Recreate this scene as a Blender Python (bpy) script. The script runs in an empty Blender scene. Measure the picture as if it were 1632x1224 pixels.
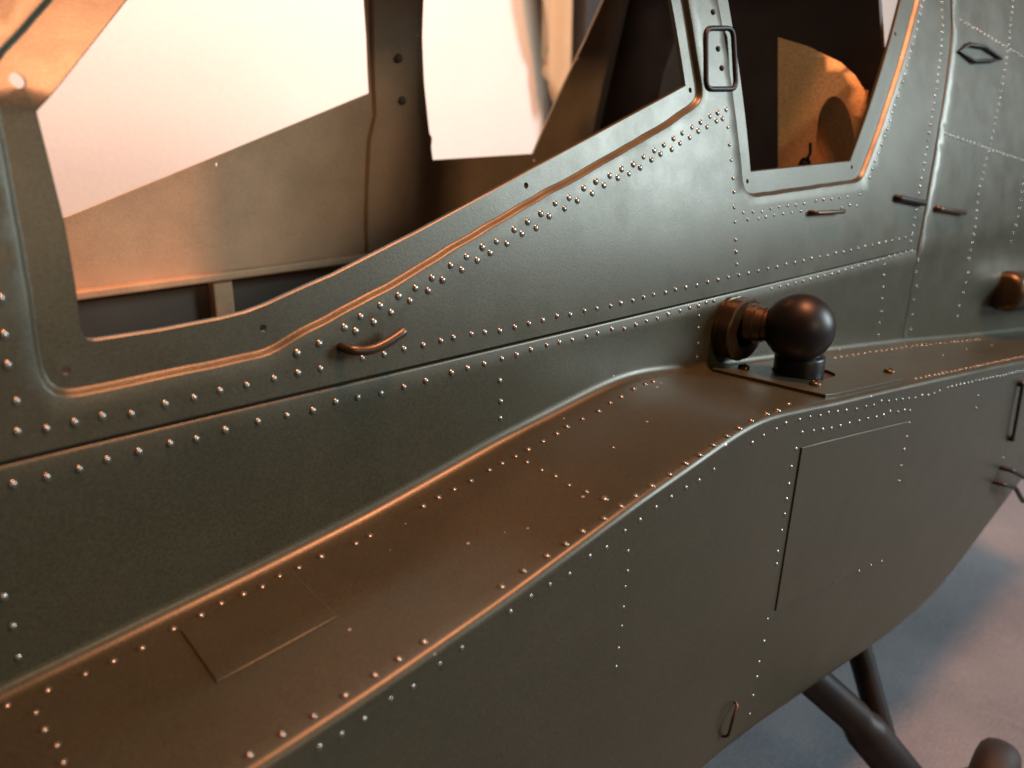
import bpy, bmesh, math, random
from mathutils import Vector, Matrix, noise
from mathutils.geometry import delaunay_2d_cdt

random.seed(7)
scene = bpy.context.scene
COL = scene.collection
MM = 0.001

# ------------------------------------------------------------------ camera
cam_d = bpy.data.cameras.new('camera')
cam = bpy.data.objects.new('camera', cam_d)
COL.objects.link(cam)
right = Vector((0.754113, -0.656667, 0.010150))
up = Vector((0.207681, 0.253105, 0.944884))
fwd = Vector((0.623043, 0.710442, -0.327247))
m3 = Matrix((right, up, -fwd)).transposed()
cam.matrix_world = Matrix.Translation((-0.277244, -0.186415, 0.081981)) @ m3.to_4x4()
cam_d.sensor_width = 36.0
cam_d.lens = 36.0 * 1350.0 / 1632.0
cam_d.clip_start = 0.01
cam_d.clip_end = 50.0
cam_d.dof.use_dof = True
cam_d.dof.focus_distance = 0.275
cam_d.dof.aperture_fstop = 13.0
scene.camera = cam

# ------------------------------------------------------------------ world, lamps, exposure
world = bpy.data.worlds.new('World')
scene.world = world
world.use_nodes = True
bg = world.node_tree.nodes['Background']
bg.inputs['Color'].default_value = (0.95, 0.92, 0.86, 1)
bg.inputs['Strength'].default_value = 0.034

def area_lamp(name, loc, target, size, size_y, power, color, spread=180):
    d = bpy.data.lights.new(name, 'AREA')
    d.shape = 'RECTANGLE'
    d.size = size
    d.size_y = size_y
    d.energy = power
    d.color = color
    d.spread = math.radians(spread)
    o = bpy.data.objects.new(name, d)
    COL.objects.link(o)
    o.location = loc
    o.rotation_euler = (Vector(target) - Vector(loc)).to_track_quat('-Z', 'Y').to_euler()
    return o

# a tungsten ceiling lamp over and behind the photographer, a daylight window to the
# right, and a white lamp out of view washing the plaster wall
area_lamp('ceiling_lamp', (0.15, -0.28, 1.40), (0.0, 0.0, 0.0), 0.22, 0.22, 32.0, (1.0, 0.36, 0.17))
area_lamp('window_light', (1.22, -1.08, 0.55), (0.0, 0.0, 0.05), 0.42, 0.72, 32.0, (0.82, 0.94, 1.0))
area_lamp('room_lamp', (-0.15, -1.70, 0.62), (0.0, 0.0, 0.05), 0.22, 0.22, 5.6, (1.0, 0.66, 0.40))
area_lamp('wall_lamp', (0.20, 0.42, 0.85), (0.20, 0.70, 0.05), 0.20, 0.12, 3.0, (0.96, 0.96, 0.86), 120)

vs = scene.view_settings
vs.view_transform = 'Standard'
vs.look = 'None'
vs.exposure = 0.0
vs.gamma = 1.0
vs.use_curve_mapping = False

# ------------------------------------------------------------------ helpers
def sst(a, b, x):
    t = min(max((x - a) / (b - a), 0.0), 1.0)
    return t * t * (3 - 2 * t)

def lerp_table(tab, x):
    if x <= tab[0][0]:
        return tab[0][1]
    for (a, b), (c, d) in zip(tab, tab[1:]):
        if x <= c:
            return b + (d - b) * (x - a) / (c - a)
    return tab[-1][1]

def smooth_table(tab, x, r=7.0):
    s = 0.0
    for k in (-1.0, -0.67, -0.33, 0.0, 0.33, 0.67, 1.0):
        s += lerp_table(tab, x + k * r)
    return s / 7.0

def wob(x, z, amp=0.10, sc=28.0, seed=0.0):
    return amp * noise.noise(Vector((x / sc, z / sc, seed)))

# ---- the shape of the fuselage, in millimetres (x aft, y inboard, z up)
SHELF_Z = [(-330, -53), (-260, -43.4), (-202, -36.2), (-166, -31), (-118, -21.5), (-90, -17.3), (-72, -14.5),
           (-60, -13.7), (-46, -14.7), (-31, -17), (-7, -20.6), (81, -31.3), (159, -41.3), (243, -53.3),
           (341, -66.5), (430, -78)]
SHELF_W = [(-330, 60), (-231, 58.1), (-201, 57.4), (-165, 55.8), (-120, 54.5), (-92, 53.3), (-67, 52.2),
           (-47, 50.7), (-16, 49), (55, 47.6), (117, 46.8), (201, 44.9), (430, 38)]
BELLY_Z = [(-330, -139), (-57, -160), (-20, -163.5), (29, -169), (95, -177), (150, -178.5), (175, -175), (210, -163),
           (269, -146), (430, -110)]
FUS_W = 225.0
U_IN = 0.8            # upper skin sits this far inboard of the datum

def zi(x):
    return smooth_table(SHELF_Z, x)

def wid(x):
    return smooth_table(SHELF_W, x) + 1.5

def zb(x):
    return smooth_table(BELLY_Z, x, 14)

def y_up(x, z):
    h = max(z - 8.0, 0.0)
    k = 1 - sst(-200, -100, x)
    e = max(z - 79.0, 0.0)
    return (0.1 * h + 0.001 * h * h + k * 0.6 * (math.sqrt(e * e + 1.0) - 1.0)
            + U_IN + wob(x, z, 0.12, 34, 1.0))

def y_far(x, z):
    h = max(z - 8.0, 0.0)
    return FUS_W - 0.1 * h - 0.001 * h * h

def y_wall(x, z):
    # band between shelf and seam; leans in a little under the seam lip
    return 0.2 + 0.7 * sst(3.5, 8.4, z) + wob(x, z, 0.10, 30, 2.0)

LAP = [(-60, 157.2), (7.4, 158.9), (39.1, 169.4), (66.6, 181.3), (104.0, 201.6), (116.4, 207.7), (131.9, 212.0), (165, 214)]

def lap_x(z):
    return lerp_table(LAP, z)

def y_aft(x, z):
    h = max(z - 8.0, 0.0)
    b = math.exp(-((z + 14.0 + (x - 205) * 0.14) / 9.0) ** 2) * sst(195, 280, x)
    e = 0.45 * (1 - sst(0, 4.0, x - lap_x(z)))
    return 0.1 * h + 0.001 * h * h - 0.35 + e - 5.0 * b + wob(x, z, 0.07, 30, 3.0)

def z_shelf(x, y):
    return zi(x) + wob(x, y, 0.10, 26, 4.0)

def y_low(x, z):
    d = max(zi(x) - z, 0.0)
    return -wid(x) + 0.05 * d + max(x - 110, 0) * 0.015 * sst(0, 40, d) + wob(x, z, 0.16, 45, 5.0)

# ---- objects
BASE = Vector((0.05, 0.11, -0.29))

def link(o, parent=None):
    COL.objects.link(o)
    if parent is not None:
        o.parent = parent
        if parent is ROOT:
            o.matrix_parent_inverse = Matrix.Translation(-BASE)
    return o

def obj(name, verts, faces, mat, parent=None, smooth=True):
    me = bpy.data.meshes.new(name)
    me.from_pydata([tuple(v) for v in verts], [], faces)
    bm = bmesh.new()
    bm.from_mesh(me)
    bmesh.ops.remove_doubles(bm, verts=bm.verts, dist=1e-7)
    bm.to_mesh(me)
    bm.free()
    if smooth:
        for p in me.polygons:
            p.use_smooth = True
    me.update()
    if mat:
        me.materials.append(mat)
    o = bpy.data.objects.new(name, me)
    return link(o, parent)

def tag(o, label, cat, group=None):
    o['label'] = label
    o['category'] = cat
    if group:
        o['group'] = group
    return o

def sharp_by_angle(o, deg=40):
    me = o.data
    bm = bmesh.new()
    bm.from_mesh(me)
    for e in bm.edges:
        if len(e.link_faces) == 2 and e.calc_face_angle(0) > math.radians(deg):
            e.smooth = False
    bm.to_mesh(me)
    bm.free()

def inside(p, poly):
    x, y = p
    c = False
    n = len(poly)
    j = n - 1
    for i in range(n):
        xi, yi = poly[i]
        xj, yj = poly[j]
        if (yi > y) != (yj > y) and x < (xj - xi) * (y - yi) / (yj - yi) + xi:
            c = not c
        j = i
    return c

def resample(loop, step, closed=True):
    out = []
    n = len(loop)
    for i in range(n if closed else n - 1):
        a = Vector(loop[i])
        b = Vector(loop[(i + 1) % n])
        k = max(1, int((b - a).length / step + 0.5))
        for q in range(k):
            out.append(tuple(a.lerp(b, q / k)))
    if not closed:
        out.append(tuple(loop[-1]))
    return out

def soften(loop, it=2):
    for _ in range(it):
        n = len(loop)
        loop = [tuple((Vector(loop[i - 1]) + Vector(loop[i]) * 2 + Vector(loop[(i + 1) % n])) / 4) for i in range(n)]
    return loop

def offset_loop(loop, d):
    n = len(loop)
    area = sum(loop[i - 1][0] * loop[i][1] - loop[i][0] * loop[i - 1][1] for i in range(n))
    s = 1 if area > 0 else -1
    out = []
    for i in range(n):
        t = Vector(loop[(i + 1) % n]) - Vector(loop[i - 1])
        if t.length < 1e-6:
            out.append(loop[i])
            continue
        t.normalize()
        out.append((loop[i][0] + s * t.y * d, loop[i][1] - s * t.x * d))
    return out

def circle(c, r, n=12):
    return [(c[0] + r * math.cos(2 * math.pi * k / n), c[1] + r * math.sin(2 * math.pi * k / n)) for k in range(n)]

class Sheet:
    """Collects faces of one part: flat regions cut with holes, and strips between loops (millimetres)."""
    def __init__(self):
        self.v = []
        self.f = []
    def region(self, outer, holes, fmap, grid=6.0):
        pts = []
        edges = []
        for lp in [outer] + holes:
            b = len(pts)
            pts += [Vector(p) for p in lp]
            edges += [(b + i, b + (i + 1) % len(lp)) for i in range(len(lp))]
        xs = [p[0] for p in outer]
        ys = [p[1] for p in outer]
        border = [Vector(p) for lp in [outer] + holes for p in lp]
        nx = int((max(xs) - min(xs)) / grid)
        ny = int((max(ys) - min(ys)) / grid)
        cell = {}
        for p in border:
            cell.setdefault((int(p.x // grid), int(p.y // grid)), []).append(p)
        for i in range(nx + 1):
            for j in range(ny + 1):
                p = Vector((min(xs) + (i + 0.5 + 0.25 * (j % 2)) * grid, min(ys) + (j + 0.5) * grid))
                if not inside(p, outer) or any(inside(p, h) for h in holes):
                    continue
                ci, cj = int(p.x // grid), int(p.y // grid)
                near = False
                for a in (-1, 0, 1):
                    for b in (-1, 0, 1):
                        for q in cell.get((ci + a, cj + b), ()):
                            if (q - p).length < grid * 0.45:
                                near = True
                if not near:
                    pts.append(p)
        vv, ee, ff, _, _, _ = delaunay_2d_cdt(pts, edges, [], 0, 1e-5)
        b = len(self.v)
        self.v += [fmap(p.x, p.y) for p in vv]
        for t in ff:
            c = sum((vv[k] for k in t), Vector((0, 0))) / len(t)
            if inside(c, outer) and not any(inside(c, h) for h in holes):
                self.f.append([b + k for k in t])
    def strip(self, rows, closed=True):
        """rows: equal-length lists of 3D points"""
        b = len(self.v)
        n = len(rows[0])
        for r in rows:
            self.v += list(r)
        for i in range(len(rows) - 1):
            for j in range(n if closed else n - 1):
                a0 = b + i * n + j
                a1 = b + i * n + (j + 1) % n
                self.f.append([a0, a1, a1 + n, a0 + n])
    def fan(self, pts):
        b = len(self.v)
        self.v += list(pts)
        self.f.append(list(range(b, b + len(pts))))
    def box(self, x0, x1, y0, y1, z0, z1):
        b = len(self.v)
        self.v += [Vector((x, y, z)) for x in (x0, x1) for y in (y0, y1) for z in (z0, z1)]
        for q in ((0, 1, 3, 2), (4, 6, 7, 5), (0, 4, 5, 1), (2, 3, 7, 6), (0, 2, 6, 4), (1, 5, 7, 3)):
            self.f.append([b + k for k in q])
    def build(self, name, mat, parent, smooth=True, sharp=None):
        o = obj(name, [Vector(p) * MM for p in self.v], self.f, mat, parent, smooth)
        bm = bmesh.new()
        bm.from_mesh(o.data)
        bmesh.ops.recalc_face_normals(bm, faces=bm.faces)
        bm.to_mesh(o.data)
        bm.free()
        if sharp:
            sharp_by_angle(o, sharp)
        return o

def bevel(o, width_mm, seg=2, deg=30):
    m = o.modifiers.new('bevel', 'BEVEL')
    m.width = width_mm * MM
    m.segments = seg
    m.limit_method = 'ANGLE'
    m.angle_limit = math.radians(deg)
    return o

def round_path(pts, r, k=4):
    pts = [Vector(p) for p in pts]
    out = [pts[0]]
    for i in range(1, len(pts) - 1):
        a, b, c = pts[i - 1], pts[i], pts[i + 1]
        d1 = min(r, (a - b).length * 0.45)
        d2 = min(r, (c - b).length * 0.45)
        p0 = b + (a - b).normalized() * d1
        p2 = b + (c - b).normalized() * d2
        for q in range(k + 1):
            t = q / k
            out.append(p0 * (1 - t) ** 2 + b * 2 * t * (1 - t) + p2 * t * t)
    out.append(pts[-1])
    return out

def tube(sh, pts, rad, seg=10, closed=False, cap=True):
    pts = [Vector(p) for p in pts]
    n = len(pts)
    rows = []
    prev = None
    for i in range(n):
        if closed:
            t = (pts[(i + 1) % n] - pts[i - 1]).normalized()
        else:
            t = (pts[min(i + 1, n - 1)] - pts[max(i - 1, 0)]).normalized()
        if prev is None:
            prev = t.orthogonal().normalized()
        u = (prev - t * prev.dot(t)).normalized()
        prev = u
        w_ = t.cross(u)
        r = rad[i] if isinstance(rad, (list, tuple)) else rad
        rows.append([pts[i] + (u * math.cos(a) + w_ * math.sin(a)) * r
                     for a in [2 * math.pi * q / seg for q in range(seg)]])
    if closed:
        rows.append(rows[0])
    sh.strip(rows)
    if cap and not closed:
        sh.fan(rows[0][::-1])
        sh.fan(rows[-1])

def lathe(sh, origin, axis, prof, seg=32):
    """prof: list of (distance along axis, radius)"""
    origin = Vector(origin)
    ax = Vector(axis).normalized()
    u = ax.orthogonal().normalized()
    w_ = ax.cross(u)
    rows = [[origin + ax * d + (u * math.cos(a) + w_ * math.sin(a)) * max(r, 0.01)
             for a in [2 * math.pi * q / seg for q in range(seg)]] for d, r in prof]
    sh.strip(rows)

# ------------------------------------------------------------------ materials
def new_mat(name):
    m = bpy.data.materials.new(name)
    m.use_nodes = True
    nt = m.node_tree
    b = nt.nodes['Principled BSDF']
    return m, nt, b

def node(nt, kind, **kw):
    n = nt.nodes.new(kind)
    for k, v in kw.items():
        if k in n.inputs.keys():
            n.inputs[k].default_value = v
        else:
            setattr(n, k, v)
    return n

def paint(name, c1, c2, rough=(0.34, 0.46), metallic=0.25, fine=2200.0, bump=0.05, dust=0.0, coarse=26.0, spec=0.5, speck=0.28):
    m, nt, b = new_mat(name)
    L = nt.links.new
    tc = node(nt, 'ShaderNodeTexCoord')
    n1 = node(nt, 'ShaderNodeTexNoise', Scale=coarse, Detail=5.0, Roughness=0.6)
    L(tc.outputs['Object'], n1.inputs['Vector'])
    r1 = node(nt, 'ShaderNodeValToRGB')
    r1.color_ramp.elements[0].position = 0.30
    r1.color_ramp.elements[0].color = (*c1, 1)
    r1.color_ramp.elements[1].position = 0.72
    r1.color_ramp.elements[1].color = (*c2, 1)
    L(n1.outputs['Fac'], r1.inputs['Fac'])
    col = r1.outputs['Color']
    n2 = node(nt, 'ShaderNodeTexNoise', Scale=fine, Detail=2.0, Roughness=0.7)
    L(tc.outputs['Object'], n2.inputs['Vector'])
    # a fine speckle in the sprayed paint
    sp = node(nt, 'ShaderNodeMapRange')
    sp.inputs['From Min'].default_value = 0.25
    sp.inputs['From Max'].default_value = 0.75
    sp.inputs['To Min'].default_value = 1 - speck
    sp.inputs['To Max'].default_value = 1 + speck
    L(n2.outputs['Fac'], sp.inputs['Value'])
    mul = node(nt, 'ShaderNodeVectorMath', operation='SCALE')
    L(col, mul.inputs[0])
    L(sp.outputs['Result'], mul.inputs['Scale'])
    col = mul.outputs['Vector']
    if dust > 0:
        vo = node(nt, 'ShaderNodeTexVoronoi', Scale=210.0, Randomness=1.0)
        L(tc.outputs['Object'], vo.inputs['Vector'])
        lt = node(nt, 'ShaderNodeMath', operation='LESS_THAN')
        lt.inputs[1].default_value = 0.10
        L(vo.outputs['Distance'], lt.inputs[0])
        sep = node(nt, 'ShaderNodeSeparateColor')
        L(vo.outputs['Color'], sep.inputs['Color'])
        gt = node(nt, 'ShaderNodeMath', operation='GREATER_THAN')
        gt.inputs[1].default_value = 1.0 - dust
        L(sep.outputs['Red'], gt.inputs[0])
        mm_ = node(nt, 'ShaderNodeMath', operation='MULTIPLY')
        L(lt.outputs[0], mm_.inputs[0])
        L(gt.outputs[0], mm_.inputs[1])
        mx = node(nt, 'ShaderNodeMix', data_type='RGBA')
        L(mm_.outputs[0], mx.inputs['Factor'])
        L(col, mx.inputs['A'])
        mx.inputs['B'].default_value = (0.5, 0.46, 0.38, 1)
        col = mx.outputs['Result']
    L(col, b.inputs['Base Color'])
    n3 = node(nt, 'ShaderNodeTexNoise', Scale=60.0, Detail=4.0, Roughness=0.65)
    L(tc.outputs['Object'], n3.inputs['Vector'])
    rr = node(nt, 'ShaderNodeMapRange')
    rr.inputs['From Min'].default_value = 0.3
    rr.inputs['From Max'].default_value = 0.7
    rr.inputs['To Min'].default_value = rough[0]
    rr.inputs['To Max'].default_value = rough[1]
    L(n3.outputs['Fac'], rr.inputs['Value'])
    L(rr.outputs['Result'], b.inputs['Roughness'])
    bp = node(nt, 'ShaderNodeBump', Strength=bump, Distance=0.0004)
    L(n2.outputs['Fac'], bp.inputs['Height'])
    L(bp.outputs['Normal'], b.inputs['Normal'])
    b.inputs['Metallic'].default_value = metallic
    b.inputs['Specular IOR Level'].default_value = spec
    return m

OLIVE = paint('olive_paint', (0.042, 0.046, 0.027), (0.053, 0.056, 0.034), metallic=0.35, rough=(0.34, 0.42), spec=0.72, speck=0.40, bump=0.07, fine=1700.0)
OLIVE_DUSTY = paint('olive_paint_dusty', (0.042, 0.046, 0.027), (0.053, 0.056, 0.034), metallic=0.35, dust=0.16, rough=(0.34, 0.42), spec=0.72, speck=0.40, bump=0.07, fine=1700.0)
RIVET = paint('rivet_paint', (0.20, 0.21, 0.19), (0.28, 0.29, 0.265), metallic=0.85, spec=1.0, rough=(0.24, 0.32), bump=0.0)
INTERIOR = paint('interior_paint', (0.44, 0.30, 0.175), (0.60, 0.405, 0.235), rough=(0.5, 0.7), metallic=0.0, bump=0.25, coarse=34)
GREY = paint('grey_panel_paint', (0.075, 0.062, 0.046), (0.10, 0.084, 0.064), rough=(0.5, 0.65), metallic=0.0)
TEAL = paint('blue_grey_paint', (0.06, 0.085, 0.095), (0.075, 0.10, 0.11), rough=(0.45, 0.6), metallic=0.0)
DARK = paint('dark_brown_and_shade', (0.016, 0.012, 0.009), (0.026, 0.019, 0.014), rough=(0.55, 0.7), metallic=0.0)  # brown of the post; elsewhere painted shade for unlit hollows
PLY = paint('plywood', (0.76, 0.52, 0.24), (0.84, 0.60, 0.30), rough=(0.55, 0.7), metallic=0.0, coarse=40, fine=900)
WIRE = paint('bronze_wire', (0.055, 0.042, 0.027), (0.08, 0.06, 0.04), rough=(0.28, 0.38), metallic=0.6)
BLACKWIRE = paint('blackened_wire', (0.006, 0.006, 0.006), (0.011, 0.010, 0.009), rough=(0.42, 0.52), metallic=0.0, spec=0.3)
BLACK = paint('black_plastic', (0.004, 0.004, 0.004), (0.007, 0.0065, 0.006), rough=(0.36, 0.44), metallic=0.0, bump=0.05, spec=0.35)
RUBBER = paint('rubber', (0.008, 0.008, 0.007), (0.014, 0.012, 0.011), rough=(0.6, 0.75), metallic=0.0)
BRONZE = paint('bronze_fitting', (0.060, 0.046, 0.028), (0.09, 0.068, 0.040), rough=(0.30, 0.42), metallic=0.75)
PLASTER = paint('plaster', (0.78, 0.75, 0.69), (0.82, 0.79, 0.73), rough=(0.8, 0.9), metallic=0.0, coarse=9, fine=220, bump=0.9, speck=0.04)
BEIGE = paint('beige_cloth', (0.50, 0.35, 0.20), (0.56, 0.40, 0.24), rough=(0.8, 0.9), metallic=0.0)
FLOORCLOTH = paint('floor_cloth', (0.095, 0.11, 0.125), (0.175, 0.195, 0.215), rough=(0.8, 0.95), metallic=0.0, coarse=7, fine=700, bump=0.3)

# surface coordinates in millimetres: (x, z) on the sides, (x, y) on the shelf
OPENING_FRONT = [(-19.3, 112.7), (-17.9, 84.2), (-96.7, 59.4), (-111.3, 54.6), (-142.4, 44.6), (-169.9, 36.4), (-177.3, 34.7), (-183.6, 33.1), (-189.3, 31.6), (-194.6, 30.6), (-200.5, 30.1), (-215.6, 29.7), (-229.2, 29.9), (-230.6, 30.2), (-231.4, 31.2), (-231.6, 32.7), (-231, 41.6), (-230.6, 54.6), (-231.3, 76.5), (-231.2, 77.2), (-204.6, 100.6)]
FLANGE_FRONT = [(-13.5, 113.1), (-13.1, 97.8), (-11.9, 83), (-12.3, 80.8), (-15.3, 78.7), (-38.5, 70.1), (-73.4, 59.1), (-97.9, 51.7), (-115, 46.1), (-140.3, 37.4), (-152.8, 33), (-168.1, 28.6), (-185.6, 23.3), (-189.5, 21.9), (-192.9, 21.2), (-207, 20.9), (-225.3, 20.7), (-236.8, 20.7), (-238.9, 21.3), (-239.8, 22.6), (-240.1, 25), (-240.3, 30.3), (-239.4, 40.4), (-238.8, 52.9), (-238.1, 67.4), (-237.9, 78.6), (-237.8, 81.5), (-236.4, 84.8), (-235, 86.7), (-220.2, 99.5)]
OPENING_REAR = [(15, 115.1), (17.7, 52.8), (95.4, 53.5), (158.8, 125.2)]
FLANGE_REAR = [(7, 114.6), (10.6, 49.6), (12, 46.5), (15.7, 44.6), (95.5, 45.6), (100.7, 46.1), (103.7, 48.7), (173.1, 126.2)]
FAR_OPENING_FRONT = [(-35.7, 122.9), (-31.9, 106.3), (-27.4, 80.1), (-108.5, 51.6), (-177.3, 28)]
FAR_OPENING_REAR = [(-1.5, 125.2), (1.1, 107.7), (5.9, 86.1), (17.3, 44), (95, 44.6), (109.4, 80.2), (122.2, 112.9), (128.4, 133.9)]
HOLES_NEAR = [(-235.8, 24.7), (-190.8, 26.2), (-100.5, 54.7), (-15.6, 82.8), (15.2, 49.4), (96.4, 51), (147.8, 109.4)]
HOLE_BIG = [(-232.9, 82.9)]
HOLES_FAR = [(-109.8, 47.3), (-23.2, 76.7), (-2.6, 108.4), (14.2, 39.6), (96.8, 40.3), (118.7, 101.1)]
SCREWS_FAR = [(-14.1, 97.2), (-9.1, 76.4)]
SEAM_STEP = [(212, 131.9), (207.7, 116.4), (201.6, 104), (181.3, 66.6), (169.4, 39.1), (158.9, 7.4)]
PANEL_SIDE = [(-25.5, -32.9), (63.6, -46.2), (63.4, -114.6), (-22.3, -101.5)]
PANEL_SHELF = [(-224, -8.4), (-225.1, -31.8), (-203.6, -32.2)]
SCREWS_PLATE = [(-0.5, -8.5), (4.4, -36.5), (62.8, -37.3)]
RIVETS_UPPER = [
    (0.86, [(-169.7, 23.3), (-164.4, 25.2), (-158.2, 27.1), (-152.2, 28.9), (-146.2, 30.4), (-140.6, 32.3), (-133.7, 34.9), (-127.8, 36.6), (-121.7, 38.8), (-115.9, 39.8), (-108.9, 42.6), (-103.2, 44.1), (-97.4, 46.1), (-90.8, 48.9), (-84.5, 50.2), (-77.7, 52.5), (-71.9, 54.2), (-65, 55.8), (-58.9, 57.6), (-53, 59.1), (-47.3, 61.1), (-41.4, 63), (-36, 64.6), (-30.5, 66.7), (-25.4, 68.3), (-19.6, 70.3), (-14.2, 72), (-8.1, 73.9), (-3.3, 75.1), (2, 76), (-177.3, 20.5), (-184, 18.9), (-160.6, 23.2), (-155.1, 24.8), (-148.7, 27.1), (-142.4, 29), (-136.8, 31.4), (-130, 33.1), (-124, 35.2), (-119, 36.9), (-112, 38.8), (-105.8, 40.9), (-99.9, 42.4), (-93.9, 45.3), (-87.1, 46.9), (-81.2, 49), (-74.1, 50.8), (-68.2, 52.8), (-61.3, 54.8), (-55.3, 56.1), (-49.5, 57.6), (-43.3, 59.8), (-38.2, 61.7), (-32.1, 63.2), (-27.2, 65), (-21.3, 66.8), (-16.1, 68.7), (-10.8, 70.1), (-4.4, 72), (-0.6, 72.8), (-166.5, 21.8)]),
    (0.72, [(2.3, 70), (2.2, 63.7), (2.5, 58), (2.8, 51.5), (3, 46.2), (2.8, 40.8), (3.1, 35.4), (3.2, 28.6), (3.3, 23.8), (3.6, 19.2)]),
    (0.72, [(-165.4, 14.3), (-158.5, 14.2), (-152.2, 14.2), (-145.9, 14.4), (-139.7, 14.3), (-135, 14.4), (-128.5, 14.3), (-123.2, 13.9), (-117.5, 13.6), (-111.6, 13.7), (-105.7, 13.8), (-99.8, 13.7), (-93.5, 14.2), (-87.4, 13.7), (-81.1, 13.9), (-75.4, 13.7), (-68.5, 13.7), (-63.3, 13.8), (-57.4, 13.7), (-51.5, 14.1), (-46.2, 14.2), (-40, 14.1), (-34.4, 14.4), (-247.4, 14.5), (-242.2, 14.1), (-236.8, 13.8), (-231.2, 13.9), (-225.3, 13.2), (-217.8, 13.7), (-210.8, 13.7), (-204.8, 13.7), (-197.9, 14), (-190.9, 14), (-184.2, 14.2), (-178.1, 14)]),
    (0.68, [(-28.4, 14.4), (-21.8, 14.4), (-15.1, 14.5), (-8.5, 14.6), (-1.8, 14.7), (4.9, 14.8), (11.5, 14.8), (18.2, 14.9), (24.9, 14.9), (31.5, 14.9), (38.2, 14.9), (44.9, 15), (51.5, 15), (58.2, 15), (64.8, 15), (71.5, 15), (78.2, 15.1), (84.8, 15.1), (91.5, 15.2), (98.2, 15.2), (104.8, 15.3), (111.5, 15.3), (118.2, 15.4), (124.8, 15.4), (131.5, 15.5), (138.1, 15.5), (144.8, 15.6), (151.5, 15.6)]),
    (0.62, [(15.2, 38.1), (21.4, 37.8), (27.3, 38.2), (33.6, 38.5), (39.8, 38.5), (46.1, 38.4), (52.5, 38.4), (61.7, 39), (67.6, 39), (74.6, 39), (81.1, 39), (88, 38.9), (99.3, 39.1), (102.2, 41.2), (8.9, 38.4), (11.5, 35.4), (18.9, 35.2), (23.8, 35.6), (29.7, 35.5), (36.6, 35.6), (42.8, 35.7), (50, 35.6), (82.5, 34.4), (89.8, 35.2), (96.4, 34.2)]),
    (0.76, [(178.7, 126.6), (175.7, 123.1), (172.6, 119.6), (169.5, 116), (166.5, 112.5), (163.4, 109), (160.3, 105.5), (157.3, 102), (154.2, 98.5), (151.1, 95), (148.1, 91.5), (145, 88), (141.9, 84.5), (138.8, 81), (135.8, 77.5), (132.7, 74), (129.7, 70.5), (126.6, 67), (123.5, 63.5), (120.5, 60), (117.4, 56.5), (114.3, 53), (111.2, 49.5), (108.2, 46)]),
    (0.76, [(200.9, 130.5), (200, 126.8), (199, 123.2), (198, 119.5), (197.1, 115.9), (195.4, 112.4), (193.7, 109), (192.1, 105.5), (190.3, 102.1), (188.5, 98.7), (186.6, 95.2), (184.8, 91.8), (183, 88.4), (181.1, 85), (179.3, 81.6), (177.4, 78.2), (175.6, 74.8), (173.8, 71.3), (171.9, 67.9), (170.3, 64.4), (168.7, 60.8), (167.2, 57.2), (165.6, 53.6), (164.1, 50), (162.5, 46.4), (161, 42.8), (159.4, 39.2), (158.2, 35.5), (157.1, 31.7), (155.9, 27.9), (154.7, 24.2), (153.5, 20.4), (152.3, 16.7), (151.1, 12.9)]),
    (0.76, [(294.3, 134.6), (291.9, 131.1), (289.6, 127.5), (287.2, 123.9), (284.9, 120.4), (282.6, 116.8), (280.2, 113.2), (277.9, 109.7), (275.5, 106.1), (273.2, 102.5), (270.8, 99), (268.5, 95.4), (266.1, 91.8), (263.8, 88.3), (261.4, 84.7), (259.1, 81.1), (256.8, 77.6), (254.4, 74), (252.1, 70.4), (249.7, 66.9), (247.4, 63.3), (245, 59.8), (242.7, 56.2), (240.3, 52.6), (238, 49), (235.6, 45.5), (233.3, 41.9), (230.9, 38.4), (228.6, 34.8), (227.7, 30.6), (227.1, 26.3), (226.5, 22), (225.9, 17.7), (225.3, 13.4), (224.8, 9.1), (224.2, 4.8), (223.6, 0.4), (223, -3.9)]),
    (0.76, [(217.1, 119.4), (221.9, 118.5), (226.7, 117.5), (231.5, 116.6), (236.3, 115.7), (241.2, 114.8), (245.9, 113.8), (250.8, 112.9), (255.6, 112), (260.4, 111.1), (265.1, 110.2), (269.9, 109.2), (274.8, 108.3), (279.6, 107.4), (284.4, 106.5), (289.1, 105.5), (293.9, 104.6), (298.8, 103.7), (303.6, 102.8), (308.4, 101.8)]),
    (0.76, [(186.1, 63.4), (191.1, 62.6), (196.2, 61.7), (201.2, 60.9), (206.3, 60), (211.3, 59.2), (216.3, 58.4), (221.4, 57.5), (226.4, 56.7), (231.5, 55.8), (236.5, 55), (241.6, 54.1), (246.6, 53.3), (251.6, 52.4), (256.7, 51.6), (261.7, 50.7), (266.8, 49.9), (271.8, 49), (276.9, 48.2), (281.9, 47.3), (286.9, 46.5), (292, 45.6), (297, 44.8), (302.1, 44)]),
    (0.76, [(294.6, 37.1), (293.1, 32.4), (291.6, 27.7), (290.1, 23), (288.6, 18.3), (287.1, 13.6), (285.6, 8.8), (284.1, 4.2), (282.6, -0.6)]),
    (0.75, [(-246.1, 34.3), (-246.9, 28.6), (-246.7, 20.9), (-245.3, 41.7)]),
]
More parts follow.
